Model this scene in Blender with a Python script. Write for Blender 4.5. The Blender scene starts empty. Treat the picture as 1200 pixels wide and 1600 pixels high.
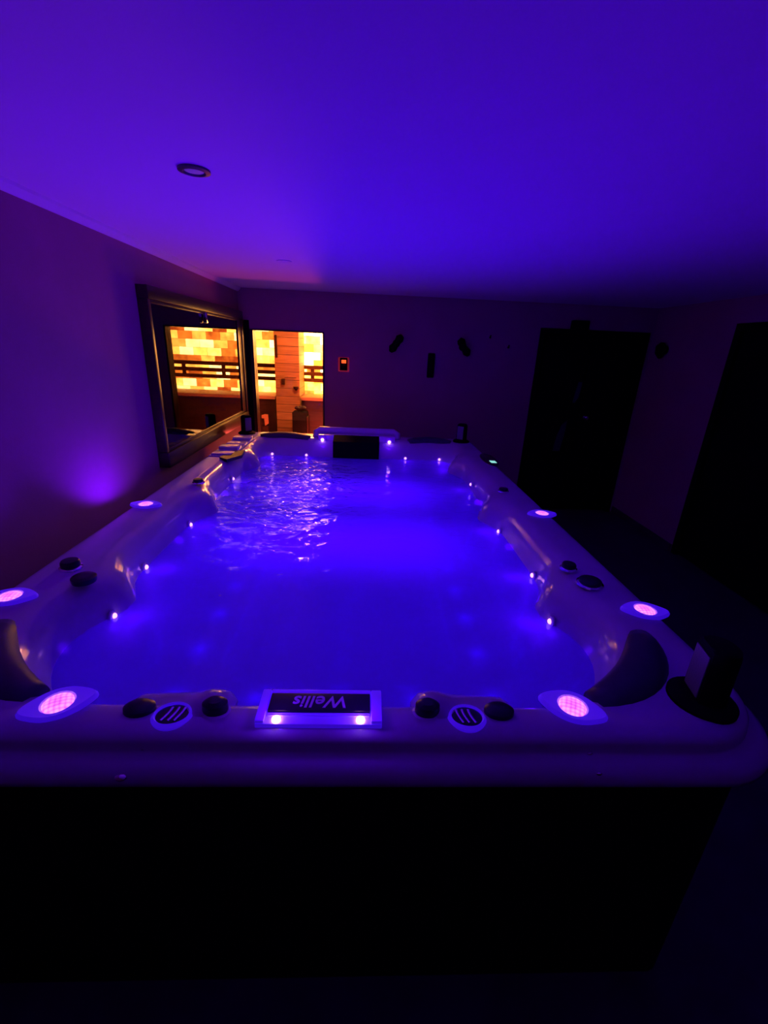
import bpy, bmesh, math, random
from mathutils import Vector, Matrix
random.seed(4)
PI = math.pi
scene = bpy.context.scene
COL = scene.collection

# ------------------------------------------------------------------ camera, world, exposure
cam_d = bpy.data.cameras.new('camera')
cam = bpy.data.objects.new('camera', cam_d); COL.objects.link(cam)
right = Vector((0.99861, -0.03208, 0.04192)); down = Vector((0.02817, -0.3478, -0.93714)); fwd = Vector((0.04464, 0.93702, -0.34642))
M = Matrix((right, -down, -fwd)).transposed().to_4x4()
M.translation = Vector((0, 0, 1.76))
cam.matrix_world = M
cam_d.sensor_fit = 'VERTICAL'; cam_d.sensor_height = 24.0
cam_d.lens = 24.0 * 692.8 / 1600.0
cam_d.clip_start = 0.02
scene.camera = cam
w = bpy.data.worlds.new('night'); scene.world = w; w.use_nodes = True
w.node_tree.nodes['Background'].inputs[0].default_value = (0, 0, 0, 1)
scene.view_settings.view_transform = 'Standard'; scene.view_settings.look = 'None'
scene.view_settings.exposure = 0.0; scene.view_settings.gamma = 1.0; scene.view_settings.use_curve_mapping = False

POOL_COL = (0.05, 0.0, 1.0)       # the tub's underwater floodlights
RIM_COL = (0.11, 0.0, 1.0)         # the small lamps around the rim and the waterline
FLOOD_W = 53.0
GLOW_W = 0.36
RIM_W = 5.0
JET_W = 0.4
SAUNA_W = 48.0
ADDED_LAMP_W = 75.0


def light(name, kind, loc, energy, color, radius=0.03, rot=None, parent=None):
    d = bpy.data.lights.new(name, kind); d.energy = energy; d.color = color
    if kind in ('POINT', 'SPOT'): d.shadow_soft_size = radius
    o = bpy.data.objects.new(name, d); COL.objects.link(o); o.location = loc
    if rot: o.rotation_euler = rot
    return o

# floodlights on the tub floor, facing up through the water
for fx in (-0.36, 0.18):
    for fy in (1.25, 2.15, 3.0, 3.85):
        s = light('flood_light', 'SPOT', (fx, fy, 0.24), FLOOD_W, POOL_COL, 0.06, (PI, 0, 0))
        s.data.spot_size = math.radians(98); s.data.spot_blend = 1.0
# added grid of point lights under the surface, makes the water glow evenly
for fx in (-0.71, -0.40, -0.09, 0.22, 0.53):
    for k in range(11):
        light('added_water_glow', 'POINT', (fx, 1.10 + 0.285 * k, 0.49), GLOW_W * (1.20 - 0.07 * k), (0.02, 0.0, 1.0), 0.05)

# ------------------------------------------------------------------ material helpers
def mat(name, color, rough=0.5, metal=0.0, var=0.0, scale=8.0, bump=0.0, bump_scale=60.0, spec=0.5, coat=0.0):
    m = bpy.data.materials.new(name); m.use_nodes = True
    nt = m.node_tree; b = nt.nodes['Principled BSDF']
    b.inputs['Base Color'].default_value = (*color, 1); b.inputs['Roughness'].default_value = rough
    b.inputs['Metallic'].default_value = metal; b.inputs['Specular IOR Level'].default_value = spec
    b.inputs['Coat Weight'].default_value = coat
    tc = nt.nodes.new('ShaderNodeTexCoord')
    if var > 0:
        n = nt.nodes.new('ShaderNodeTexNoise'); n.inputs['Scale'].default_value = scale; n.inputs['Detail'].default_value = 6
        nt.links.new(tc.outputs['Object'], n.inputs['Vector'])
        r = nt.nodes.new('ShaderNodeValToRGB')
        r.color_ramp.elements[0].position = 0.3; r.color_ramp.elements[1].position = 0.7
        r.color_ramp.elements[0].color = (*[c * (1 - var) for c in color], 1)
        r.color_ramp.elements[1].color = (*[min(1, c * (1 + var)) for c in color], 1)
        nt.links.new(n.outputs['Fac'], r.inputs['Fac']); nt.links.new(r.outputs['Color'], b.inputs['Base Color'])
    if bump > 0:
        n2 = nt.nodes.new('ShaderNodeTexNoise'); n2.inputs['Scale'].default_value = bump_scale; n2.inputs['Detail'].default_value = 4
        nt.links.new(tc.outputs['Object'], n2.inputs['Vector'])
        bp = nt.nodes.new('ShaderNodeBump'); bp.inputs['Strength'].default_value = bump; bp.inputs['Distance'].default_value = 0.01
        nt.links.new(n2.outputs['Fac'], bp.inputs['Height']); nt.links.new(bp.outputs['Normal'], b.inputs['Normal'])
    return m


def emit(name, color, strength):
    m = bpy.data.materials.new(name); m.use_nodes = True
    nt = m.node_tree; b = nt.nodes['Principled BSDF']
    b.inputs['Base Color'].default_value = (*[min(1, c) * 0.5 for c in color], 1)
    b.inputs['Emission Color'].default_value = (*color, 1); b.inputs['Emission Strength'].default_value = strength
    b.inputs['Roughness'].default_value = 0.3
    return m


def wood(name, c0, c1, rough=0.5, scale=(1.2, 14, 14), planks=None):
    m = bpy.data.materials.new(name); m.use_nodes = True
    nt = m.node_tree; b = nt.nodes['Principled BSDF']; b.inputs['Roughness'].default_value = rough
    tc = nt.nodes.new('ShaderNodeTexCoord'); mp = nt.nodes.new('ShaderNodeMapping'); mp.inputs['Scale'].default_value = scale
    n = nt.nodes.new('ShaderNodeTexNoise'); n.inputs['Scale'].default_value = 2.2; n.inputs['Detail'].default_value = 8; n.inputs['Distortion'].default_value = 0.8
    r = nt.nodes.new('ShaderNodeValToRGB'); r.color_ramp.elements[0].color = (*c0, 1); r.color_ramp.elements[1].color = (*c1, 1)
    r.color_ramp.elements[0].position = 0.3; r.color_ramp.elements[1].position = 0.7
    L = nt.links
    L.new(tc.outputs['Object'], mp.inputs['Vector']); L.new(mp.outputs['Vector'], n.inputs['Vector']); L.new(n.outputs['Fac'], r.inputs['Fac'])
    out = r.outputs['Color']
    if planks:
        sp = nt.nodes.new('ShaderNodeSeparateXYZ'); L.new(tc.outputs['Object'], sp.inputs[0])
        mm = nt.nodes.new('ShaderNodeMath'); mm.operation = 'MULTIPLY'; mm.inputs[1].default_value = 1.0 / planks; L.new(sp.outputs['Z'], mm.inputs[0])
        fr = nt.nodes.new('ShaderNodeMath'); fr.operation = 'FRACT'; L.new(mm.outputs[0], fr.inputs[0])
        gt = nt.nodes.new('ShaderNodeMath'); gt.operation = 'GREATER_THAN'; gt.inputs[1].default_value = 0.05; L.new(fr.outputs[0], gt.inputs[0])
        fl = nt.nodes.new('ShaderNodeMath'); fl.operation = 'FLOOR'; L.new(mm.outputs[0], fl.inputs[0])
        wn = nt.nodes.new('ShaderNodeTexWhiteNoise'); wn.noise_dimensions = '1D'; L.new(fl.outputs[0], wn.inputs['W'])
        mr = nt.nodes.new('ShaderNodeMapRange'); mr.inputs[3].default_value = 0.75; mr.inputs[4].default_value = 1.1; L.new(wn.outputs['Value'], mr.inputs[0])
        m2 = nt.nodes.new('ShaderNodeMath'); m2.operation = 'MULTIPLY'; L.new(gt.outputs[0], m2.inputs[0]); L.new(mr.outputs[0], m2.inputs[1])
        mx = nt.nodes.new('ShaderNodeVectorMath'); mx.operation = 'SCALE'; L.new(out, mx.inputs[0]); L.new(m2.outputs[0], mx.inputs['Scale'])
        out = mx.outputs[0]
    L.new(out, b.inputs['Base Color'])
    return m


def brick_light(name, strength, seed):
    """Salt bricks lit from behind: each brick passes its own share of the lamp."""
    m = bpy.data.materials.new(name); m.use_nodes = True
    nt = m.node_tree; b = nt.nodes['Principled BSDF']; b.inputs['Roughness'].default_value = 0.6; L = nt.links
    tc = nt.nodes.new('ShaderNodeTexCoord'); sp = nt.nodes.new('ShaderNodeSeparateXYZ'); L.new(tc.outputs['Object'], sp.inputs[0])
    cb = nt.nodes.new('ShaderNodeCombineXYZ'); L.new(sp.outputs['X'], cb.inputs['X']); L.new(sp.outputs['Z'], cb.inputs['Y']); cb.inputs['Z'].default_value = 0
    br = nt.nodes.new('ShaderNodeTexBrick'); br.offset = 0.5; br.inputs['Scale'].default_value = 1.0
    br.inputs['Mortar Size'].default_value = 0.0015; br.inputs['Brick Width'].default_value = 0.21; br.inputs['Row Height'].default_value = 0.115
    br.inputs['Color1'].default_value = (0, 0, 0, 1); br.inputs['Color2'].default_value = (1, 1, 1, 1); br.inputs['Mortar'].default_value = (0, 0, 0, 1)
    br.inputs['Bias'].default_value = 0.0
    ad = nt.nodes.new('ShaderNodeVectorMath'); ad.operation = 'ADD'; ad.inputs[1].default_value = (seed, seed * 0.7, 0); L.new(cb.outputs[0], ad.inputs[0])
    L.new(ad.outputs[0], br.inputs['Vector'])
    nz = nt.nodes.new('ShaderNodeTexNoise'); nz.inputs['Scale'].default_value = 9; nz.inputs['Detail'].default_value = 5; L.new(tc.outputs['Object'], nz.inputs['Vector'])
    r = nt.nodes.new('ShaderNodeValToRGB'); e = r.color_ramp.elements
    e[0].position = 0.0; e[0].color = (0.15, 0.018, 0.002, 1); e[1].position = 1.0; e[1].color = (1.0, 0.66, 0.22, 1)
    k = e.new(0.3); k.color = (0.50, 0.11, 0.010, 1); k = e.new(0.6); k.color = (0.95, 0.37, 0.05, 1)
    mx = nt.nodes.new('ShaderNodeMath'); mx.operation = 'MULTIPLY_ADD'; mx.inputs[1].default_value = 0.5; mx.inputs[2].default_value = -0.25
    L.new(nz.outputs['Fac'], mx.inputs[0])
    a2 = nt.nodes.new('ShaderNodeMath'); a2.operation = 'ADD'; L.new(mx.outputs[0], a2.inputs[0]); L.new(br.outputs['Color'], a2.inputs[1]); L.new(a2.outputs[0], r.inputs['Fac'])
    L.new(r.outputs['Color'], b.inputs['Emission Color']); L.new(r.outputs['Color'], b.inputs['Base Color'])
    b.inputs['Emission Strength'].default_value = strength
    return m


M_CEIL = mat('ceiling_paint', (0.82, 0.80, 0.82), 0.9, bump=0.05, bump_scale=220)
M_WALL = mat('wall_plaster', (0.42, 0.15, 0.24), 0.85, var=0.06, scale=3, bump=0.08, bump_scale=150)
M_WALLB = mat('wall_plaster_lightened', (0.50, 0.18, 0.30), 0.85, var=0.06, scale=3, bump=0.08, bump_scale=150)  # same paint as the left wall, lightened in place of missing light
M_FLOOR = mat('floor_tile', (0.07, 0.06, 0.07), 0.55, var=0.2, scale=5, spec=0.3)
M_ACR = mat('acrylic_shell', (0.58, 0.52, 0.66), 0.14, var=0.08, scale=4, spec=0.45, coat=0.1)
M_CAB = mat('cabinet_black', (0.006, 0.006, 0.007), 0.7, var=0.2, scale=9, spec=0.15)
M_BLACK = mat('black_plastic', (0.012, 0.012, 0.016), 0.32, var=0.1, scale=20)
M_MATT = mat('matt_black', (0.006, 0.005, 0.006), 0.8, var=0.1, scale=20, spec=0.1)
M_PILLOW = mat('pillow_foam', (0.055, 0.05, 0.07), 0.42, var=0.12, scale=30, bump=0.05, bump_scale=200)
M_CHROME = mat('chrome', (0.85, 0.85, 0.88), 0.12, 1.0, var=0.03, scale=12)
M_LIT = mat('lit_acrylic', (0.65, 0.62, 0.75), 0.15, var=0.03, scale=12)
_b = M_LIT.node_tree.nodes['Principled BSDF']; _b.inputs['Emission Color'].default_value = (0.05, 0.004, 1.0, 1); _b.inputs['Emission Strength'].default_value = 0.45
M_CLEAR = mat('clear_trim', (0.72, 0.70, 0.80), 0.12, var=0.03, scale=12, coat=0.4)
M_FRAME = wood('window_wood', (0.022, 0.007, 0.004), (0.060, 0.020, 0.010), 0.3, (14, 1.2, 14))
M_DOORW = mat('dark_door', (0.004, 0.004, 0.005), 0.7, var=0.1, scale=6, spec=0.1)
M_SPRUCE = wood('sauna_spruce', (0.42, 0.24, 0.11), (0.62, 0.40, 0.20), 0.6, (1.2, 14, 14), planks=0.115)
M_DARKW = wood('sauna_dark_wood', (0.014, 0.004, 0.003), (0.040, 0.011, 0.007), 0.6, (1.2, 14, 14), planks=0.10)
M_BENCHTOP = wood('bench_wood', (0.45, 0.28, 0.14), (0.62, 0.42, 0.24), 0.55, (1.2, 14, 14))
M_BRICK_A = brick_light('salt_brick_dim', 5.0, 0.05)
M_BRICK_B = brick_light('salt_brick_bright', 16.0, 0.43)
M_LENS = None


def lens_material():
    m = bpy.data.materials.new('lamp_lens'); m.use_nodes = True
    nt = m.node_tree; b = nt.nodes['Principled BSDF']; L = nt.links
    tc = nt.nodes.new('ShaderNodeTexCoord'); v = nt.nodes.new('ShaderNodeTexVoronoi'); v.inputs['Scale'].default_value = 95; v.inputs['Randomness'].default_value = 0.15
    L.new(tc.outputs['Object'], v.inputs['Vector'])
    r = nt.nodes.new('ShaderNodeValToRGB'); r.color_ramp.elements[0].position = 0.25; r.color_ramp.elements[1].position = 0.75
    r.color_ramp.elements[0].color = (1.3, 0.42, 1.25, 1); r.color_ramp.elements[1].color = (0.85, 0.08, 0.85, 1)
    L.new(v.outputs['Distance'], r.inputs['Fac']); L.new(r.outputs['Color'], b.inputs['Emission Color'])
    b.inputs['Emission Strength'].default_value = 1.0; b.inputs['Base Color'].default_value = (0.5, 0.3, 0.6, 1)
    return m


M_LENS = lens_material()
M_JETGLOW = emit('jet_lamp', (1.0, 0.32, 1.0), 2.4)
M_LEDDOT = emit('frame_lamp', (1.0, 0.42, 1.0), 5.0)
M_CYAN = emit('panel_display', (0.30, 0.85, 0.75), 0.9)
M_RED = emit('controller_display', (1.0, 0.10, 0.01), 1.6)
M_LETTER = mat('letter_print', (0.9, 0.9, 0.95), 0.35, var=0.03, scale=20)


def glass_material(name, tint, ior=1.5, haze=0.0):
    m = bpy.data.materials.new(name); m.use_nodes = True
    nt = m.node_tree; nt.nodes.clear(); L = nt.links
    o = nt.nodes.new('ShaderNodeOutputMaterial'); f = nt.nodes.new('ShaderNodeFresnel'); f.inputs['IOR'].default_value = ior
    t = nt.nodes.new('ShaderNodeBsdfTransparent'); t.inputs[0].default_value = (*tint, 1)
    g = nt.nodes.new('ShaderNodeBsdfGlossy'); g.inputs['Roughness'].default_value = haze
    mx = nt.nodes.new('ShaderNodeMixShader'); L.new(f.outputs[0], mx.inputs[0]); L.new(t.outputs[0], mx.inputs[1]); L.new(g.outputs[0], mx.inputs[2])
    L.new(mx.outputs[0], o.inputs[0])
    return m


M_GLASS = glass_material('window_glass', (0.35, 0.36, 0.38), 1.9, 0.012)
M_DGLASS = glass_material('sauna_door_glass', (0.96, 0.95, 0.93), 1.3)


def water_material():
    m = bpy.data.materials.new('aerated_water'); m.use_nodes = True
    nt = m.node_tree; nt.nodes.clear(); L = nt.links
    o = nt.nodes.new('ShaderNodeOutputMaterial')
    tc = nt.nodes.new('ShaderNodeTexCoord'); mp = nt.nodes.new('ShaderNodeMapping'); mp.inputs['Scale'].default_value = (1.0, 1.4, 1.0)
    mp.inputs['Rotation'].default_value = (0, 0, -0.3)
    n1 = nt.nodes.new('ShaderNodeTexNoise'); n1.inputs['Scale'].default_value = 6.5; n1.inputs['Detail'].default_value = 3.5; n1.inputs['Roughness'].default_value = 0.5; n1.inputs['Distortion'].default_value = 0.9
    L.new(tc.outputs['Object'], mp.inputs[0]); L.new(mp.outputs[0], n1.inputs['Vector'])
    bp = nt.nodes.new('ShaderNodeBump'); bp.inputs['Strength'].default_value = 1.0; bp.inputs['Distance'].default_value = 0.026
    # the water is churned where the jets meet in the left half, calmer elsewhere
    ml = nt.nodes.new('ShaderNodeMapping'); ml.inputs['Location'].default_value = (0.55, -0.33, 0); ml.inputs['Scale'].default_value = (1.35, 0.75, 1.0)
    gr = nt.nodes.new('ShaderNodeTexGradient'); gr.gradient_type = 'QUADRATIC_SPHERE'
    L.new(tc.outputs['Object'], ml.inputs[0]); L.new(ml.outputs[0], gr.inputs['Vector'])
    n2 = nt.nodes.new('ShaderNodeTexNoise'); n2.inputs['Scale'].default_value = 2.6; n2.inputs['Detail'].default_value = 2; L.new(mp.outputs[0], n2.inputs['Vector'])
    mr = nt.nodes.new('ShaderNodeMapRange'); mr.inputs[1].default_value = 0.0; mr.inputs[2].default_value = 0.45; mr.inputs[3].default_value = 0.25; mr.inputs[4].default_value = 2.3; L.new(gr.outputs['Fac'], mr.inputs[0])
    mq = nt.nodes.new('ShaderNodeMath'); mq.operation = 'MULTIPLY'; L.new(mr.outputs[0], mq.inputs[0]); L.new(n1.outputs['Fac'], mq.inputs[1])
    L.new(mq.outputs[0], bp.inputs['Height'])
    f = nt.nodes.new('ShaderNodeFresnel'); f.inputs['IOR'].default_value = 1.33; L.new(bp.outputs[0], f.inputs['Normal'])
    t = nt.nodes.new('ShaderNodeBsdfTransparent'); t.inputs[0].default_value = (0.9, 0.9, 1.0, 1)
    tl = nt.nodes.new('ShaderNodeBsdfTranslucent'); tl.inputs[0].default_value = (0.36, 0.36, 0.42, 1)
    df = nt.nodes.new('ShaderNodeBsdfDiffuse'); df.inputs[0].default_value = (0.7, 0.7, 0.8, 1)
    g = nt.nodes.new('ShaderNodeBsdfGlossy'); g.inputs['Roughness'].default_value = 0.02; L.new(bp.outputs[0], g.inputs['Normal'])
    m0 = nt.nodes.new('ShaderNodeMixShader'); m0.inputs[0].default_value = 0.15; L.new(tl.outputs[0], m0.inputs[1]); L.new(df.outputs[0], m0.inputs[2])
    m1 = nt.nodes.new('ShaderNodeMixShader'); m1.inputs[0].default_value = 0.72; L.new(t.outputs[0], m1.inputs[1]); L.new(m0.outputs[0], m1.inputs[2])
    m2 = nt.nodes.new('ShaderNodeMixShader'); L.new(f.outputs[0], m2.inputs[0]); L.new(m1.outputs[0], m2.inputs[1]); L.new(g.outputs[0], m2.inputs[2])
    L.new(m2.outputs[0], o.inputs[0])
    return m


M_WATER = water_material()

# ------------------------------------------------------------------ mesh helpers
class MB:
    def __init__(self):
        self.bm = bmesh.new()

    def box(self, x0, x1, y0, y1, z0, z1, bevel=0.0):
        vs = [self.bm.verts.new(p) for p in ((x0, y0, z0), (x1, y0, z0), (x1, y1, z0), (x0, y1, z0), (x0, y0, z1), (x1, y0, z1), (x1, y1, z1), (x0, y1, z1))]
        fs = [self.bm.faces.new([vs[i] for i in q]) for q in ((3, 2, 1, 0), (4, 5, 6, 7), (0, 1, 5, 4), (1, 2, 6, 5), (2, 3, 7, 6), (3, 0, 4, 7))]
        if bevel > 0:
            es = list({e for f in fs for e in f.edges})
            bmesh.ops.bevel(self.bm, geom=es, offset=bevel, segments=2, affect='EDGES', profile=0.6)
        return self

    def rings(self, rings, cap0=True, cap1=True):
        """Loft closed rings (lists of points) into one skin."""
        R = [[self.bm.verts.new(p) for p in r] for r in rings]
        n = len(R[0])
        for a, b in zip(R, R[1:]):
            for i in range(n):
                self.bm.faces.new((a[i], a[(i + 1) % n], b[(i + 1) % n], b[i]))
        if cap0: self.bm.faces.new(R[0][::-1])
        if cap1: self.bm.faces.new(R[-1])
        return self

    def lathe(self, prof, c=(0, 0, 0), axis='Z', n=28, sx=1.0, sy=1.0, cap0=True, cap1=True):
        rings = []
        for r, h in prof:
            ring = []
            for i in range(n):
                a = 2 * PI * i / n; u, v = r * math.cos(a) * sx, r * math.sin(a) * sy
                if axis == 'Z': p = (c[0] + u, c[1] + v, c[2] + h)
                elif axis == 'Y': p = (c[0] + u, c[1] - h, c[2] + v)
                else: p = (c[0] + h, c[1] + u, c[2] + v)
                ring.append(p)
            rings.append(ring)
        return self.rings(rings, cap0, cap1)

    def tube(self, pts, r, n=10, squash=1.0):
        pts = [Vector(p) for p in pts]; rings = []
        for i, p in enumerate(pts):
            t = (pts[min(i + 1, len(pts) - 1)] - pts[max(i - 1, 0)]).normalized()
            up = Vector((0, 0, 1)) if abs(t.z) < 0.9 else Vector((1, 0, 0))
            a = t.cross(up).normalized(); b = a.cross(t)
            rr = r[i] if isinstance(r, (list, tuple)) else r
            rings.append([p + a * rr * math.cos(2 * PI * k / n) + b * rr * squash * math.sin(2 * PI * k / n) for k in range(n)])
        return self.rings(rings)

    def quad(self, a, b, c, d):
        self.bm.faces.new([self.bm.verts.new(p) for p in (a, b, c, d)]); return self

    def build(self, name, material, parent=None, smooth=True, loc=None, rot=None, angle=40):
        bmesh.ops.recalc_face_normals(self.bm, faces=self.bm.faces)
        me = bpy.data.meshes.new(name); self.bm.to_mesh(me); self.bm.free()
        if smooth:
            for p in me.polygons: p.use_smooth = True
            try: me.set_sharp_from_angle(angle=math.radians(angle))
            except Exception: pass
        me.materials.append(material)
        o = bpy.data.objects.new(name, me); COL.objects.link(o)
        if parent: o.parent = parent
        if loc: o.location = loc
        if rot: o.rotation_euler = rot
        return o


def tag(o, label=None, cat=None, group=None, kind=None):
    if label: o['label'] = label
    if cat: o['category'] = cat
    if group: o['group'] = group
    if kind: o['kind'] = kind
    return o


def empty(name, loc, label, cat, group=None, rz=0):
    o = bpy.data.objects.new(name, None); COL.objects.link(o); o.location = loc; o.rotation_euler = (0, 0, rz)
    o.empty_display_size = 0.1
    return tag(o, label, cat, group)


def structure(o):
    o['kind'] = 'structure'; return o

# ------------------------------------------------------------------ the room
XL, XR, YB, YF, ZC = -1.338, 3.03, 5.0, -1.6, 2.27
T = 0.12
structure(MB().box(-2.4, XR + T, YF - T, 7.6, -0.1, 0).build('floor', M_FLOOR, smooth=False))
structure(MB().box(-2.4, XR + T, YF - T, YB + T, ZC, ZC + 0.12).build('ceiling', M_CEIL, smooth=False))
# left wall with the window hole
WY0, WY1, WZ0, WZ1 = 2.87, 4.88, 0.985, 2.03
b = MB()
b.box(XL - T, XL, YF, WY0, 0, ZC); b.box(XL - T, XL, WY1, YB + T, 0, ZC)
b.box(XL - T, XL, WY0, WY1, 0, WZ0); b.box(XL - T, XL, WY0, WY1, WZ1, ZC)
structure(b.build('wall_left', M_WALL, smooth=False))
# back wall with sauna doorway and dark double door
SX0, SX1, SZ = -1.235, -0.468, 1.89
PX0, PX1, PZ = 1.805, 2.99, 2.03
b = MB()
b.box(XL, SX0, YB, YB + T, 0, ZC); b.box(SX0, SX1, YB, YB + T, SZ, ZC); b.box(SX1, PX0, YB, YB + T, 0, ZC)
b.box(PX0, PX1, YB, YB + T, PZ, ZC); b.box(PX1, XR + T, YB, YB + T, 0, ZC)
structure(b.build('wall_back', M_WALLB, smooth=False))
DY0, DY1, DZ = 1.55, 3.86, 2.07
b = MB()
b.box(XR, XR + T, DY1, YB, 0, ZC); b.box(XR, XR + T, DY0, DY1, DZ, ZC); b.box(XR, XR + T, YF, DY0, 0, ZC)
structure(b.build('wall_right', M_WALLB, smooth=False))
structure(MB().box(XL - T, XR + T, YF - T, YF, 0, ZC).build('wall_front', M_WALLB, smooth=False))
# slim coving along the left wall
structure(MB().rings([[(XL, y, ZC), (XL + 0.035, y, ZC), (XL + 0.032, y, ZC - 0.012), (XL + 0.012, y, ZC - 0.032), (XL, y, ZC - 0.035)] for y in (YF, YB)]).build('trim_1', M_CEIL, smooth=False))
structure(MB().box(XR - 0.014, XR, DY1 + 0.02, YB, 0, 0.07).build('baseboard_right', M_FLOOR, smooth=False))

# dark double door in the back wall
d2 = structure(MB().box(PX0, PX0 + 0.05, YB - 0.012, YB + 0.1, 0, PZ).box(PX1 - 0.05, PX1, YB - 0.012, YB + 0.1, 0, PZ).box(PX0 + 0.05, PX1 - 0.05, YB - 0.012, YB + 0.1, PZ - 0.05, PZ).build('door_2', M_DOORW, smooth=False))
for k, (a, c) in enumerate(((PX0 + 0.05, 2.395), (2.40, PX1 - 0.05))):
    lf = MB().box(a, c, YB + 0.03, YB + 0.075, 0.01, PZ - 0.05, 0.004).build('door_leaf', M_DOORW, d2)
    if k == 0:
        MB().rings([[(2.325, YB + y, 1.27), (2.36, YB + y, 1.33), (2.375, YB + y, 1.50), (2.33, YB + y, 1.50), (2.315, YB + y, 1.42), (2.30, YB + y, 1.275)] for y in (0.0295, 0.026)]).build('pane', mat('bluish_patch', (0.06, 0.06, 0.09), 0.5, var=0.1), lf, smooth=False)  # thin bluish patch on the leaf, slightly paler than the door
        MB().rings([[(2.17, YB + y, 0.72), (2.25, YB + y, 0.72), (2.275, YB + y, 0.9), (2.28, YB + y, 1.08), (2.225, YB + y, 1.02), (2.19, YB + y, 0.9)] for y in (0.0295, 0.026)]).build('pane', bpy.data.materials['bluish_patch'], lf, smooth=False)  # second, lower patch in the same tone
    else:
        MB().lathe([(0.022, 0), (0.022, 0.006), (0.010, 0.01), (0.010, 0.035), (0.02, 0.04), (0.022, 0.055), (0.012, 0.062)], (2.473, YB + 0.03, 1.115), 'Y', 16).build('door_knob', M_CHROME, lf)
# dark door opening in the right wall
d3 = structure(MB().box(XR - 0.012, XR + 0.1, DY1 - 0.06, DY1, 0, DZ).box(XR - 0.012, XR + 0.1, DY0, DY0 + 0.06, 0, DZ).box(XR - 0.012, XR + 0.1, DY0 + 0.06, DY1 - 0.06, DZ - 0.06, DZ).build('door_3', M_DOORW, smooth=False))
for a, c in ((DY0 + 0.06, 2.70), (2.71, DY1 - 0.06)):
    MB().box(XR + 0.02, XR + 0.07, a, c, 0.01, DZ - 0.06, 0.004).build('door_leaf', M_DOORW, d3)

# window on the left wall: dark wood frame standing proud of the plaster, dark glass
XW = XL + 0.066                                # front of the frame
fr = MB()
V0, V1, U0, U1 = 2.855, 4.90, 0.968, 2.045
fr.box(XL - 0.10, XW, V0, V1, U1 - 0.075, U1, 0.006)
fr.box(XL - 0.10, XW + 0.004, V0, V1, U0, U0 + 0.10, 0.006)
fr.box(XL - 0.10, XW - 0.006, V0, V0 + 0.03, U0 + 0.10, U1 - 0.075, 0.004)
fr.box(XL - 0.10, XW, V1 - 0.06, V1, U0 + 0.10, U1 - 0.075, 0.004)
win = structure(fr.build('window_1', M_FRAME))
g0, g1, h0, h1 = V0 + 0.03, V1 - 0.06, U0 + 0.10, U1 - 0.075
sash = MB()
sash.box(XW - 0.06, XW - 0.010, g0, g1, h1 - 0.02, h1, 0.003); sash.box(XW - 0.06, XW - 0.010, g0, g1, h0, h0 + 0.02, 0.003)
sash.box(XW - 0.06, XW - 0.010, g0, g0 + 0.015, h0 + 0.02, h1 - 0.02, 0.003); sash.box(XW - 0.06, XW - 0.010, g1 - 0.12, g1, h0 + 0.02, h1 - 0.02, 0.003)
sash.build('sash', M_FRAME, win)
MB().box(XW - 0.026, XW - 0.018, g0 + 0.015, g1 - 0.12, h0 + 0.02, h1 - 0.02).build('pane', M_GLASS, win, smooth=False)
MB().box(XW - 0.012, XW + 0.012, 3.78, 3.81, h1 - 0.085, h1 - 0.01, 0.004).build('window_catch', M_CHROME, win)
# added black backing behind the window, keeps the glass dark
structure(MB().box(-2.4, -2.3, 2.3, 5.12, 0, ZC).box(-2.3, XL - T, 2.3, 2.4, 0, ZC).build('wall_backing', M_MATT, smooth=False))

# sauna door: slim dark frame and clear pane
sd = structure(MB().box(SX0, SX0 + 0.03, YB - 0.012, YB + T, 0, SZ).box(SX1 - 0.018, SX1, YB - 0.012, YB + T, 0, SZ).box(SX0 + 0.03, SX1 - 0.018, YB - 0.012, YB + T, SZ - 0.012, SZ).build('door_1', M_FRAME, smooth=False))
MB().box(SX0 + 0.03, SX1 - 0.018, YB + 0.05, YB + 0.058, 0.01, SZ - 0.014).build('door_pane', M_DGLASS, sd, smooth=False)
MB().box(-1.288, SX0 - 0.004, YB - 0.03, YB, 0, 1.97, 0.004).build('corner_post', M_MATT, sd)

# ------------------------------------------------------------------ the sauna behind the back wall
AX0, AX1, AY0, AY1, AZ = -2.1, 0.95, YB + T, 7.42, 2.12
structure(MB().box(AX0 - 0.1, AX0, AY0, AY1 + 0.1, 0, AZ).build('wall_sauna_left', M_SPRUCE, smooth=False))
structure(MB().box(AX1, AX1 + 0.1, AY0, AY1 + 0.1, 0, AZ).build('wall_sauna_right', M_SPRUCE, smooth=False))
structure(MB().box(AX0, AX1, AY1, AY1 + 0.1, 0, AZ).build('wall_sauna_back', M_SPRUCE, smooth=False))
structure(MB().box(AX0 - 0.1, AX1 + 0.1, AY0, AY1 + 0.1, AZ, AZ + 0.1).build('ceiling_sauna', M_SPRUCE, smooth=False))
structure(MB().box(AX0, XL - 0.02, AY0 - 0.1, AY0, 0, AZ).build('wall_sauna_front', M_SPRUCE, smooth=False))
bw = tag(MB().box(-1.98, -1.36, 7.30, 7.40, 1.0, 2.08).build('salt_brick_panel', M_BRICK_A, smooth=False), 'orange backlit salt brick panel left of the wooden column in the sauna', 'salt wall')
bw = tag(MB().box(-1.10, 0.85, 7.30, 7.40, 1.0, 2.08).build('salt_brick_panel', M_BRICK_B, smooth=False), 'dazzling yellow backlit salt brick panel right of the wooden column in the sauna', 'salt wall')
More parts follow.
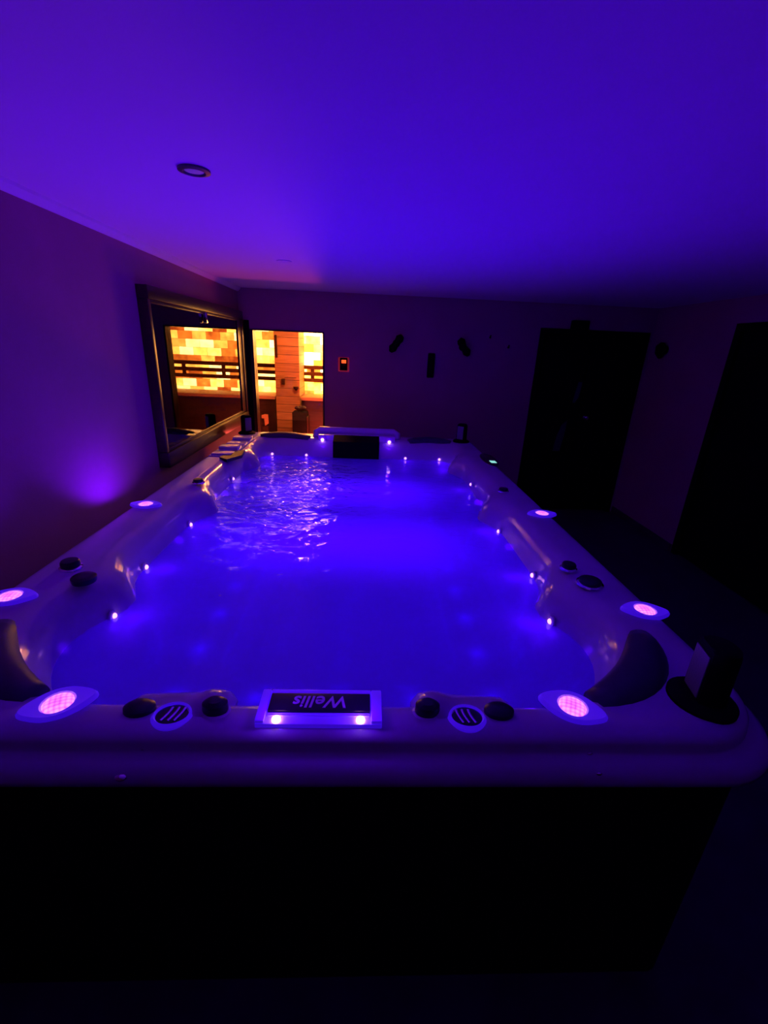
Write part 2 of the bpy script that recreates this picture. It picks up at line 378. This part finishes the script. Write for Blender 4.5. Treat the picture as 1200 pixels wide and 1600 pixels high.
# wooden column between the two benches
tag(MB().box(-1.335, -0.99, 6.72, 7.28, 0, AZ).build('wooden_column', M_SPRUCE, smooth=False), 'pale planked wooden column between the two lit salt brick panels', 'column')
def bench(x0, x1, label):
    e = empty('sauna_bench', ((x0 + x1) / 2, 7.0, 0), label, 'bench')
    cx = (x0 + x1) / 2
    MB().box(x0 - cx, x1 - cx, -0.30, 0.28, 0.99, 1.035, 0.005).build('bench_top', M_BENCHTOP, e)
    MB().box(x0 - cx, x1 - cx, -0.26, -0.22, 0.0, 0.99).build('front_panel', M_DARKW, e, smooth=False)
    return e
bench(-2.05, -1.35, 'sauna bench with dark front left of the wooden column')
bench(-0.97, 0.90, 'sauna bench with dark planked front right of the wooden column')
def backrest(x0, x1, braces, label, m):
    cx = (x0 + x1) / 2
    e = empty('slatted_rail', (cx, 7.24, 1.2), label, 'rail')
    for z in (1.215, 1.31, 1.405):
        MB().box(x0 - cx, x1 - cx, -0.012, 0.012, z - 1.2, z - 1.2 + 0.056, 0.006).build('slat', m, e)
    for bx in braces:
        MB().box(bx - cx - 0.028, bx - cx + 0.028, 0.012, 0.03, 0.015, 0.261, 0.004).build('brace', m, e)
    return e
M_SLAT = wood('backrest_wood', (0.10, 0.03, 0.01), (0.20, 0.065, 0.02), 0.6, (1.2, 14, 14))
backrest(-1.96, -1.37, (-1.90,), 'dark slatted back rail before the left salt bricks', M_DARKW)
backrest(-0.995, 0.80, (-0.865, -0.35, 0.25, 0.75), 'brown slatted back rail before the bright right salt bricks', M_SLAT)
# heater, wall fittings
h = empty('sauna_heater', (-0.955, 6.50, 0), 'dark upright sauna heater standing before the right bench', 'heater')
MB().box(-0.10, 0.10, -0.12, 0.12, 0.0, 0.86, 0.01).build('body', M_MATT, h)
hb = MB()
for k in range(14):
    a = random.random() * 6.28; rr = random.random() * 0.075
    hb.lathe([(0.012, -0.02), (0.036, -0.008), (0.038, 0.012), (0.016, 0.03)], (rr * math.cos(a), rr * math.sin(a), 0.89 + random.random() * 0.02), 'Z', 7)
hb.build('stones', M_DARKW, h)
MB().box(0.105, 0.118, -0.12, 0.12, 0.1, 0.80, 0.003).build('guard_rail', M_DARKW, h)
tag(MB().box(-1.318, -1.290, 6.70, 6.717, 1.57, 1.87, 0.004).build('sand_timer', M_DARKW), 'narrow dark board hanging at the top left of the wooden column', 'timer')
lb = empty('wall_bracket', (-1.22, 6.70, 1.25), 'thin dark bracket with small box on the wooden column', 'bracket')
MB().box(-0.022, 0.022, -0.03, 0.015, -0.045, 0.035, 0.004).build('box', M_DARKW, lb)
MB().tube([(0.022, -0.012, 0.05), (0.06, -0.012, 0.055), (0.19, -0.012, 0.055)], 0.004, 8).build('arm', M_DARKW, lb)
MB().lathe([(0.008, -0.03), (0.035, 0.0), (0.042, 0.02), (0.038, 0.024)], (-1.035, 6.67, 1.16), 'Z', 18).build('ladle_bowl', M_DARKW)
tag(bpy.data.objects['ladle_bowl'], 'small dark cone shaped bowl at the lower right of the wooden column', 'bowl')
e = empty('towel_stand', (-1.48, 6.58, 0), 'dark stand with a pale folded towel before the left sauna bench', 'stand')
MB().box(-0.04, 0.04, -0.03, 0.03, 0.0, 0.62, 0.005).box(-0.055, -0.042, -0.03, 0.03, 0.55, 0.79, 0.003).build('post', M_DARKW, e)
MB().rings([[(-0.042, y, 0.775), (0.0, y, 0.79), (0.042, y, 0.785), (0.045, y, 0.655), (0.002, y, 0.625), (-0.005, y, 0.73), (-0.042, y, 0.735)] for y in (-0.03, 0.02)]).build('towel', M_BENCHTOP, e, smooth=False)
tag(MB().lathe([(0.05, 0.0), (0.07, 0.03), (0.075, 0.16), (0.065, 0.2), (0.03, 0.21)], (-1.615, 6.58, 0.56), 'Z', 18).lathe([(0.06, -0.56), (0.05, -0.02), (0.05, 0.0)], (-1.615, 6.58, 0.56), 'Z', 18).build('bucket_stand', M_DARKW), 'dark rounded bucket on a stand before the left bench', 'bucket')
# lamp on the sauna ceiling
sl = empty('sauna_lamp', (-0.75, 5.75, AZ), 'round warm lamp on the sauna ceiling', 'lamp')
MB().lathe([(0.09, 0), (0.09, -0.02), (0.07, -0.03)], (0, 0, 0), 'Z', 24).build('lamp_body', M_FRAME, sl)
MB().lathe([(0.068, -0.03), (0.06, -0.045), (0.03, -0.055)], (0, 0, 0), 'Z', 24).build('diffuser', emit('warm_diffuser', (1.0, 0.40, 0.07), 2.0), sl)
light('sauna_bulb', 'POINT', (-0.75, 5.75, AZ - 0.10), SAUNA_W, (1.0, 0.29, 0.07), 0.06)

# added lamp, unseen on the sauna floor, throws a red glow on the ceiling
bl = empty('added_floor_lamp', (-0.56, 6.0, 0.0), 'added low warm lamp on the sauna floor, unseen behind the tub rim', 'lamp')
MB().lathe([(0.09, 0.0), (0.09, 0.02), (0.03, 0.03), (0.025, 0.16)], n=20).build('base', M_FRAME, bl)
MB().lathe([(0.05, 0.16), (0.07, 0.19), (0.07, 0.24), (0.04, 0.265)], n=20).build('diffuser', emit('red_diffuser', (1.0, 0.14, 0.02), 2.0), bl)
light('added_floor_bulb', 'POINT', (-0.56, 6.0, 0.34), ADDED_LAMP_W, (1.0, 0.085, 0.06), 0.06)

# ------------------------------------------------------------------ the swim spa
CX, CY = -0.089, 2.55
BULGE = (1.50, 2.52, 3.62)

def contour(hx, hy, r, z, bul=0.0, hf=None, rb=None, ns=40, nc=12):
    """Rounded rectangle with the same point count for every ring; sides may bulge inwards."""
    dy = 0.0
    if hf is not None:
        dy = (hy - hf) / 2; hy = (hy + hf) / 2
    pts = []
    rb = r if rb is None else rb
    cs = [(hx - rb, hy - rb, 0), (-hx + rb, hy - rb, 1), (-hx + r, -hy + r, 2), (hx - r, -hy + r, 3)]
    for k, (px, py, q) in enumerate(cs):
        rk = rb if k < 2 else r; rn = rb if (k + 1) % 4 < 2 else r
        for i in range(nc + 1):
            a = (q + i / nc) * PI / 2
            pts.append((px + rk * math.cos(a), py + rk * math.sin(a)))
        nx, ny, nq = cs[(k + 1) % 4]
        a0 = (q + 1) * PI / 2
        s = (px + rk * math.cos(a0), py + rk * math.sin(a0)); e = (nx + rn * math.cos(a0), ny + rn * math.sin(a0))
        for i in range(1, ns):
            t = i / ns
            pts.append((s[0] + (e[0] - s[0]) * t, s[1] + (e[1] - s[1]) * t))
    out = []
    for x, y in pts:
        if bul:
            g = sum(math.exp(-((y + dy + CY - c) / 0.13) ** 2) for c in BULGE)
            side = min(1.0, max(0.0, (abs(x) - hx * 0.6) / (hx * 0.3)))
            x -= math.copysign(bul * g * side, x)
        out.append((x, y + dy, z))
    return out

tub = empty('hot_tub', (CX, CY, 0), 'long white acrylic swim spa filled with glowing purple blue water', 'hot tub')
prof = [  # z, half x, half y, corner radius, bulge
    (0.850, 1.085, 1.815, 0.20, 0), (0.852, 1.138, 1.838, 0.21, 0), (0.858, 1.149, 1.849, 0.22, 0), (0.872, 1.150, 1.850, 0.22, 0), (0.888, 1.144, 1.844, 0.22, 0), (0.902, 1.128, 1.828, 0.22, 0),
    (0.910, 1.110, 1.810, 0.22, 0), (0.914, 1.106, 1.806, 0.21, 0), (0.932, 1.105, 1.805, 0.21, 0), (0.940, 1.100, 1.801, 0.21, 0), (0.948, 1.088, 1.788, 0.21, 0), (0.953, 1.068, 1.768, 0.21, 0),
    (0.952, 1.030, 1.700, 0.26, 0, 1.742), (0.950, 0.975, 1.635, 0.34, 0.0, 1.722), (0.944, 0.945, 1.590, 0.37, 0.02, 1.706), (0.925, 0.915, 1.545, 0.38, 0.05, 1.690), (0.885, 0.893, 1.510, 0.38, 0.075, 1.668),
    (0.840, 0.882, 1.480, 0.37, 0.085, 1.650), (0.800, 0.875, 1.465, 0.36, 0.09, 1.635), (0.700, 0.850, 1.430, 0.34, 0.09, 1.60), (0.560, 0.815, 1.380, 0.32, 0.07, 1.52), (0.500, 0.770, 1.320, 0.30, 0.03, 1.42),
    (0.470, 0.680, 1.230, 0.28, 0), (0.460, 0.560, 1.100, 0.25, 0), (0.440, 0.520, 1.050, 0.22, 0), (0.300, 0.485, 1.010, 0.2, 0), (0.180, 0.465, 0.98, 0.2, 0), (0.160, 0.42, 0.93, 0.18, 0)]
prof = [p if len(p) == 6 else p + (None,) for p in prof]
MB().rings([contour(hx, hy, r, z, bu, hf, min(r, 0.19) if hf else None) for z, hx, hy, r, bu, hf in prof], cap0=False, cap1=True).build('shell', M_ACR, tub, angle=60)
MB().rings([contour(1.05, 1.79, 0.06, 0.0), contour(1.05, 1.79, 0.06, 0.848)], True, False).build('cabinet', M_CAB, tub)
# the water
ZW = 0.80
wt = MB(); ring = contour(0.8745, 1.4645, 0.36, 0.0, 0.09, 1.6345, 0.19)
wt.bm.faces.new([wt.bm.verts.new(p) for p in ring])
wat = wt.build('pool_water', M_WATER, smooth=False, loc=(CX, CY, ZW))
tag(wat, 'glowing purple blue bubbling water filling the swim spa', 'water', kind='stuff')

def top_z(y=None): return 0.952

def tp(x, y, z=0.0): return (x - CX, y - CY, z)     # world point to tub space

# lamps around the rim: pointed flange and round patterned lens
def rim_light(x, y, rz, s=1.0, slope=(0, 0), power=1.0, aim=(PI, 0, 0)):
    f = MB(); rings = []
    n = 40
    for k, (sc, z) in enumerate(((1.0, 0.0), (1.0, 0.006), (0.93, 0.013), (0.66, 0.012), (0.60, 0.006))):
        ring = []
        for i in range(n):
            a = 2 * PI * i / n
            tipx = 0.062 + 0.018 * abs(math.cos(a)) ** 6 * (1 if sc > 0.8 else 0)
            ring.append((tipx * sc * math.cos(a), 0.050 * sc * math.sin(a) if sc > 0.8 else 0.060 * sc * math.sin(a), z))
        rings.append(ring)
    rings[3] = [(0.036 * math.cos(2 * PI * i / n), 0.036 * math.sin(2 * PI * i / n), 0.011) for i in range(n)]
    rings[4] = [(0.033 * math.cos(2 * PI * i / n), 0.033 * math.sin(2 * PI * i / n), 0.006) for i in range(n)]
    f.rings(rings)
    fo = f.build('rim_light', M_LIT, tub, loc=tp(x, y, 0.951), rot=(slope[0], slope[1], rz))
    fo.scale = (s, s, s)
    MB().lathe([(0.032, 0.004), (0.032, 0.009), (0.026, 0.013), (0.014, 0.0155), (0.004, 0.016)], n=28).build('lens', M_LENS, fo)
    sp = light('rim_bulb', 'SPOT', (x, y, 0.951 + 0.03), RIM_W * power, RIM_COL, 0.022, aim)
    sp.data.spot_size = math.radians(150); sp.data.spot_blend = 0.4
    return fo
rim_light(-0.695, 0.832, 0.45); rim_light(0.522, 0.836, -0.45)
rim_light(-1.135, 1.285, 0.15); rim_light(0.968, 1.275, -0.15)
rim_light(-1.120, 2.185, 0.0, power=1.7, aim=(PI * 0.93, math.radians(-28), 0)); rim_light(0.960, 2.215, -0.0)

# small jet lamps along the waterline
def jet_light(x, y, z, ang, big=1.0):
    """A lamp in a small bezel; ang = direction it faces (world, from +x)."""
    j = MB().lathe([(0.020, 0.0), (0.020, 0.006), (0.012, 0.010)], axis='X', n=18).build('jet_light', M_CLEAR, tub, loc=tp(x, y, z), rot=(0, 0, ang))
    MB().lathe([(0.010 * big, 0.008), (0.010 * big, 0.014), (0.006 * big, 0.018)], axis='X', n=14).build('lamp', M_JETGLOW, j)
    dx, dy = math.cos(ang), math.sin(ang)
    light('jet_bulb', 'POINT', (x + dx * 0.09, y + dy * 0.09, ZW - 0.055), JET_W, (0.07, 0.0, 1.0), 0.02)

def wall_x(y, z=0.81):
    g = sum(math.exp(-((y - c) / 0.13) ** 2) for c in BULGE)
    return 0.876 - 0.09 * g
for (x, y) in ((-0.858, 1.347), (-0.92, 1.708), (-0.873, 2.188), (-0.937, 3.052), (0.695, 1.359), (0.753, 1.711), (0.692, 2.207), (0.781, 3.095)):
    k = 1.0
    for _ in range(12):                       # slide along the line of sight from a point at z .85 to the tub wall
        k = (wall_x(y * k) - 0.012) / abs(x - CX / k) if False else k
        off = abs(x * k - CX); k *= 1 + 0.6 * ((wall_x(y * k) - 0.004) - off) / max(off, 1e-3)
    z = 1.76 - 0.91 * k
    z = max(z, ZW + 0.006)
    kk = (1.76 - z) / 0.91
    jet_light(math.copysign(1, x - CX) * (wall_x(y * kk)) + CX, y * kk, z, 0 if x < CX else PI)
for (x, y) in ((-0.86, 3.8), (-0.519, 3.801), (0.35, 3.855), (0.686, 3.879)):
    kk = 1.044
    jet_light(max(-0.85, min(0.68, x * kk)), 4.008, 0.815, -PI / 2)

# knobs on the rim
def knob(x, y, r, tall=0.03, ring=True, z=0.950, dark=True):
    k = MB().lathe([(r * 0.95, 0), (r, tall * 0.4), (r, tall * 0.8), (r * 0.86, tall), (r * 0.4, tall * 1.04)], n=28).build('knob', M_BLACK, tub, loc=tp(x, y, z))
    if ring:
        MB().lathe([(r * 1.22, 0), (r * 1.2, 0.006), (r * 1.0, 0.009)], n=28, cap0=False, cap1=False).build('bezel', M_CHROME, k)
    return k
knob(-1.075, 1.50, 0.032, 0.032); knob(-0.972, 1.405, 0.040, 0.022, False)
knob(0.835, 1.585, 0.028, 0.026); knob(0.865, 1.462, 0.041, 0.022)
knob(-1.005, 2.61, 0.030, 0.024); knob(0.865, 2.62, 0.028, 0.024)

# pop-up speakers on the corners
def speaker(x, y, rz, s=1.0):
    p = MB().lathe([(0.078, 0), (0.078, 0.010), (0.066, 0.020), (0.05, 0.022)], n=32).build('speaker', M_MATT, tub, loc=tp(x, y, 0.950), rot=(0, 0, rz))
    n = 28; rings = []
    for z, r in ((0.02, 0.050), (0.15, 0.048), (0.165, 0.045), (0.172, 0.036)):
        rings.append([(r * math.cos(2 * PI * i / n), min(r * math.sin(2 * PI * i / n), 0.03), z) for i in range(n)])
    MB().rings(rings).build('column', M_MATT, p)
    MB().box(-0.032, 0.032, 0.0301, 0.034, 0.03, 0.15, 0.002).build('grille', mat('speaker_grille', (0.22, 0.22, 0.25), 0.45, bump=0.3, bump_scale=400), p)
    return p
speaker(0.872, 0.868, 1.35); speaker(-1.05, 0.868, -1.35); speaker(-1.125, 4.22, -2.3); speaker(0.905, 4.18, 2.4)

# head pillows
def pillow(path, r, squash=0.75, drop=0.0):
    pts = [tp(*p) for p in path]
    return MB().tube(pts, r, 16, squash).build('head_pillow', M_PILLOW, tub, angle=80)

def arc(c, rad, a0, a1, z, n=13, tilt=0.0):
    return [(c[0] + rad * math.cos(a0 + (a1 - a0) * i / (n - 1)), c[1] + rad * math.sin(a0 + (a1 - a0) * i / (n - 1)), z) for i in range(n)]
def bell(n, lo, hi): return [lo + (hi - lo) * math.sin(PI * (0.06 + 0.88 * i / (n - 1))) ** 0.6 for i in range(n)]
pillow(arc((0.50, 1.26), 0.40, -1.32, -0.25, 0.930), bell(13, 0.02, 0.066))
pillow(arc((-0.68, 1.26), 0.40, PI + 1.32, PI + 0.25, 0.930), bell(13, 0.02, 0.066))
pillow([(-0.98 + 0.45 * i / 12, 4.14 + 0.05 * math.sin(PI * i / 12), 0.94) for i in range(13)], bell(13, 0.02, 0.062))
pillow([(0.40 + 0.40 * i / 12, 4.14 + 0.05 * math.sin(PI * i / 12), 0.94) for i in range(13)], bell(13, 0.02, 0.062))

# logo plates with lamps (near end)
txt = bpy.data.curves.new('letters', 'FONT'); txt.body = 'Wellis'; txt.size = 0.050; txt.shear = 0.18; txt.extrude = 0.0008; txt.offset = 0.0006; txt.align_x = 'CENTER'; txt.align_y = 'CENTER'; txt.space_character = 1.0
tmp = bpy.data.objects.new('letters_tmp', txt); COL.objects.link(tmp)
bpy.context.view_layer.update()
letters = bpy.data.meshes.new_from_object(tmp.evaluated_get(bpy.context.evaluated_depsgraph_get()))
bpy.data.objects.remove(tmp); letters.materials.clear(); letters.materials.append(M_LETTER)
# frame: slopes from its outer edge on the rim down towards the water
fx0, fx1 = -0.232, 0.054
nf = MB()
nf.box(-0.143, 0.143, 0.0, 0.098, -0.02, 0.0, 0.003)
nf.box(-0.143, -0.122, 0.0, 0.098, 0.0, 0.010, 0.004); nf.box(0.118, 0.143, 0.0, 0.098, 0.0, 0.010, 0.004)
nf.box(-0.122, 0.118, 0.086, 0.098, 0.0, 0.010, 0.004)
frame = nf.build('waterfall_frame', M_LIT, tub, loc=tp(-0.089, 0.772, 0.962))
MB().box(-0.120, 0.116, 0.030, 0.085, 0.0005, 0.010, 0.003).build('name_plate', M_BLACK, frame)
lo = bpy.data.objects.new('lettering', letters); COL.objects.link(lo); lo.parent = frame
lo.location = (0.0, 0.058, 0.0108); lo.rotation_euler = (0, 0, PI)
for sx in (-0.096, 0.094):
    MB().lathe([(0.010, 0.001), (0.010, 0.006), (0.006, 0.009)], (sx, 0.010, 0.0), 'Z', 16).build('lamp', M_LEDDOT, frame)
    light('frame_bulb', 'POINT', (-0.089 + sx, 0.785, 1.005), 0.14, RIM_COL, 0.008)
MB().box(-0.118, 0.114, 0.020, 0.0225, 0.0005, 0.005, 0.001).build('light_guide', M_LIT, frame)
MB().box(-0.118, 0.114, 0.025, 0.0275, 0.0005, 0.006, 0.001).build('light_guide', M_LIT, frame)

# skimmer housing at the far end
sk = MB()
n = 13
sk.tube([tp(-0.475, 4.20, 0.945), tp(-0.47, 4.22, 0.985), tp(-0.44, 4.235, 1.0), tp(0.26, 4.235, 1.0), tp(0.29, 4.22, 0.985), tp(0.295, 4.20, 0.945)], [0.03, 0.036, 0.04, 0.04, 0.036, 0.03], 14)
sk.box(-0.36, 0.36, 4.12 - CY, 4.225 - CY, 0.93, 0.985, 0.01)
skim = sk.build('skimmer_frame', M_CLEAR, tub, angle=50)
MB().rings([[tp(-0.30 + CXo, y, z) for CXo, y, z in ((0.0, 4.13, 0.985), (0.42, 4.13, 0.985), (0.42, 3.99, 0.95), (0.0, 3.99, 0.95))], [tp(-0.30 + CXo, y, z) for CXo, y, z in ((0.0, 4.13, 0.80), (0.42, 4.13, 0.80), (0.42, 3.985, 0.79), (0.0, 3.985, 0.79))]]).build('weir_box', M_MATT, skim)
for sx in (-0.405, 0.215):
    MB().lathe([(0.034, 0.0), (0.036, 0.012), (0.022, 0.022)], tp(sx, 4.12, 0.945), 'Y', 18).build('lamp_bezel', M_CLEAR, skim)
    MB().lathe([(0.013, 0.022), (0.012, 0.030), (0.005, 0.034)], tp(sx, 4.12, 0.940), 'Y', 14).build('lamp', M_LEDDOT, skim)
    light('skimmer_bulb', 'POINT', (sx, 4.02, 0.955), 0.22, RIM_COL, 0.015)

# control clusters left and right of the near logo plate
def cluster(x, mir):
    y = 0.842
    hump = MB(); rings = []
    for i in range(15):
        t = i / 14; u = -0.125 + 0.25 * t
        h = 0.018 + 0.028 * math.exp(-((t - 0.80) / 0.20) ** 2); wd = 0.052 + 0.008 * math.sin(PI * t)
        if i in (0, 14): h *= 0.35; wd *= 0.7
        rings.append([(mir * u, wd * math.cos(2 * PI * k / 16), max(-0.012, h * math.sin(2 * PI * k / 16))) for k in range(16)])
    hump.rings(rings)
    o = hump.build('control_cluster', M_ACR, tub, loc=tp(x, y + 0.004, 0.926), rot=(-0.08, 0, 0), angle=70)
    for u, r, v, zz in ((-0.082, 0.032, -0.025, 0.004), (0.092, 0.026, -0.028, 0.018)):
        MB().lathe([(r * 0.8, 0.0), (r, 0.012), (r * 0.96, 0.028), (r * 0.6, 0.036)], (mir * u, v, zz), 'Z', 24, 1.15, 0.9).build('knob', M_BLACK, o)
        MB().lathe([(r * 1.25, 0.0), (r * 1.22, 0.008), (r * 1.0, 0.012)], (mir * u, v, zz - 0.004), 'Z', 24, 1.15, 0.9, False, False).build('knob_bezel', M_CLEAR, o)
    MB().lathe([(0.044, 0.0), (0.046, 0.014), (0.040, 0.022), (0.036, 0.018)], (0, -0.044, 0.009), 'Z', 30, 1, 0.9, False, False).build('diverter_ring', M_LIT, o)
    MB().lathe([(0.036, 0.0), (0.036, 0.016), (0.02, 0.018)], (0, -0.044, 0.009), 'Z', 30, 1, 0.9).build('diverter_cap', M_BLACK, o)
    sw = MB()
    for a in (-0.017, -0.002, 0.012):
        sw.tube([(mir * (a + 0.010 * math.sin(1.6 * q / 6)), -0.044 - 0.022 + 0.044 * q / 6, 0.0275) for q in range(7)], 0.0032, 8, 0.5)
    sw.build('emblem', M_CHROME, o)
cluster(-0.425, 1); cluster(0.255, -1)

# touch panel on the far right of the rim and its twin on the far left
def panel(x, y, rz, disp):
    p = MB()
    n = 24
    p.rings([[(0.055 * s * math.cos(2 * PI * i / n), (0.20 * s) * math.copysign(abs(math.sin(2 * PI * i / n)) ** 0.8, math.sin(2 * PI * i / n)), z) for i in range(n)] for s, z in ((1, 0), (1, 0.008), (0.9, 0.016))])
    o = p.build('control_panel', M_BLACK, tub, loc=tp(x, y, 0.950), rot=(0, 0, rz))
    if disp:
        MB().box(-0.022, 0.022, -0.155, -0.085, 0.0155, 0.018, 0.001).build('display', M_CYAN, o)
    for k in range(3):
        MB().lathe([(0.010, 0.0155), (0.010, 0.019), (0.006, 0.020)], (0, -0.03 + 0.05 * k, 0), 'Z', 14).build('button', M_PILLOW, o)
panel(0.990, 3.46, 0.0, True)
# sculpted ribbed fittings on the far left rim
ribs = MB().box(-1.17 - CX, -1.0 - CX, 3.27 - CY, 4.03 - CY, 0.945, 0.958, 0.006).build('rim_fitting', M_ACR, tub)
for k in range(4):
    yy = 3.30 + 0.19 * k
    MB().box(-1.16 - CX, -1.01 - CX, yy - CY, yy + 0.11 - CY, 0.957, 0.968 + 0.012 * (k % 2), 0.005).build('rib', M_CLEAR, ribs)
MB().rings([[tp(-1.0, 3.16, z), tp(-0.93, 3.30, z), tp(-0.95, 3.48, z), tp(-1.06, 3.42, z), tp(-1.07, 3.22, z)] for z in (0.94, 0.962)]).build('valve_cover', M_BLACK, ribs)

# water drops on the near edge of the rim
for (x, y, z, sx, lab) in ((-0.499, 0.702, 0.884, 1.8, 'larger bright water drop on the near rim edge below the left control knobs'),
                           (-0.470, 0.748, 0.913, 1.0, 'small water drop just above the larger drop on the near rim edge'),
                           (0.505, 0.762, 0.927, 1.0, 'uppermost of three water drops below the near right rim lamp'),
                           (0.530, 0.742, 0.911, 1.0, 'middle one of three water drops below the near right rim lamp'),
                           (0.540, 0.709, 0.889, 1.0, 'lowest of three water drops below the near right rim lamp')):
    o = MB().lathe([(0.0055 * sx, 0.0), (0.005 * sx, 0.003), (0.003 * sx, 0.0048), (0.001, 0.0055)], n=14, sx=1.3, sy=0.7).build('water_drop', M_CHROME, loc=(x, y, z), rot=(0.5, 0, 0))
    tag(o, lab, 'water drop', 'water drops on the rim')

# ------------------------------------------------------------------ things on the walls and ceiling
def downlight(x, y, label):
    e = empty('ceiling_downlight', (x, y, ZC), label, 'ceiling light', 'recessed downlights')
    MB().lathe([(0.050, 0.0), (0.050, -0.006), (0.036, -0.009), (0.030, -0.003)], n=32, cap0=False, cap1=False).build('ring', mat('downlight_ring', (0.10, 0.09, 0.10), 0.35, 0.6, var=0.05), e)
    MB().lathe([(0.030, -0.001), (0.030, -0.004), (0.015, -0.006)], n=24).build('lens', mat('unlit_lens', (0.55, 0.55, 0.58), 0.3, var=0.05), e)
downlight(-0.575, 1.731, 'unlit recessed downlight nearest the camera in the ceiling above the tub')
e = empty('ceiling_downlight', (-0.574, 3.337, ZC), 'faint pale unlit downlight in the ceiling nearer the sauna', 'ceiling light', 'recessed downlights')
MB().lathe([(0.050, 0.0), (0.050, -0.004), (0.036, -0.006), (0.030, -0.003)], n=32, cap0=False, cap1=False).build('ring', M_CEIL, e)
MB().lathe([(0.030, -0.001), (0.030, -0.004), (0.015, -0.005)], n=24).build('lens', M_CEIL, e)

c = empty('sauna_controller', (-0.262, YB, 1.58), 'small red lit sauna controller on the wall right of the sauna doorway', 'controller')
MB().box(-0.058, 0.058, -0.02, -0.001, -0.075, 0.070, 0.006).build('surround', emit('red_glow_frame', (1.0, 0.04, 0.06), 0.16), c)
MB().box(-0.040, 0.040, -0.034, -0.02, -0.062, 0.066, 0.006).build('housing', M_MATT, c)
MB().box(-0.022, 0.026, -0.036, -0.034, 0.012, 0.045, 0.001).build('display', M_RED, c)
light('controller_glow', 'POINT', (-0.262, YB - 0.05, 1.585), 0.02, (1.0, 0.05, 0.05), 0.01)

def ornament(x, z, mir, label):
    e = empty('wall_lamp', (x, YB, z), label, 'wall lamp', 'dark wall lamps')
    MB().lathe([(0.04, 0.001), (0.04, 0.012), (0.025, 0.02)], (0, 0, 0), 'Y', 20).build('wall_plate', M_MATT, e)
    MB().tube([(mir * 0.055, -0.06, 0.075), (mir * 0.03, -0.065, 0.05), (mir * 0.0, -0.06, 0.0), (mir * -0.04, -0.055, -0.05), (mir * -0.06, -0.05, -0.085)], [0.025, 0.045, 0.03, 0.045, 0.018], 12).build('shade', M_MATT, e)
    MB().tube([(0, -0.01, 0), (0, -0.05, 0.0)], 0.012, 8).build('arm', M_MATT, e)
ornament(0.288, 1.81, 1, 'dark unlit wall lamp left of the black upright holder')
ornament(0.995, 1.805, -1, 'dark unlit wall lamp right of the black upright holder')
tag(MB().box(0.632, 0.708, YB - 0.035, YB - 0.0005, 1.48, 1.73, 0.012).build('wall_holder', M_MATT), 'black upright rectangular holder on the back wall between two lamps', 'holder')
for x, z, lab in ((1.272, 1.912, 'faint dark hook higher up the back wall'), (1.478, 1.822, 'faint dark hook nearest the double door on the back wall')):
    e = empty('wall_hook', (x, YB, z), lab, 'hook', 'wall hooks')
    MB().lathe([(0.030, 0.001), (0.030, 0.008), (0.015, 0.012)], (0, 0, 0), 'Y', 16).build('plate', M_WALLB, e)
    MB().tube([(0, -0.01, 0.0), (0, -0.035, -0.005), (0, -0.045, 0.02)], 0.008, 8).build('hook', M_MATT, e)
tag(MB().box(2.11, 2.30, YB - 0.05, YB - 0.014, 2.03, 2.115, 0.01).build('door_closer', M_MATT), 'dark box above the double door in the back wall', 'box')
e = empty('wall_lamp', (XR, 4.72, 1.86), 'dark unlit lamp on the right wall beside the double door', 'wall lamp')
MB().lathe([(0.04, -0.001), (0.04, -0.012), (0.025, -0.02)], (0, 0, 0), 'X', 20).build('wall_plate', M_MATT, e)
MB().tube([(-0.05, 0, 0.07), (-0.06, 0, 0.03), (-0.06, 0, -0.03), (-0.045, 0, -0.08)], [0.02, 0.05, 0.045, 0.018], 12).build('shade', M_MATT, e)
MB().tube([(-0.015, 0, 0), (-0.055, 0, 0)], 0.012, 8).build('arm', M_MATT, e)
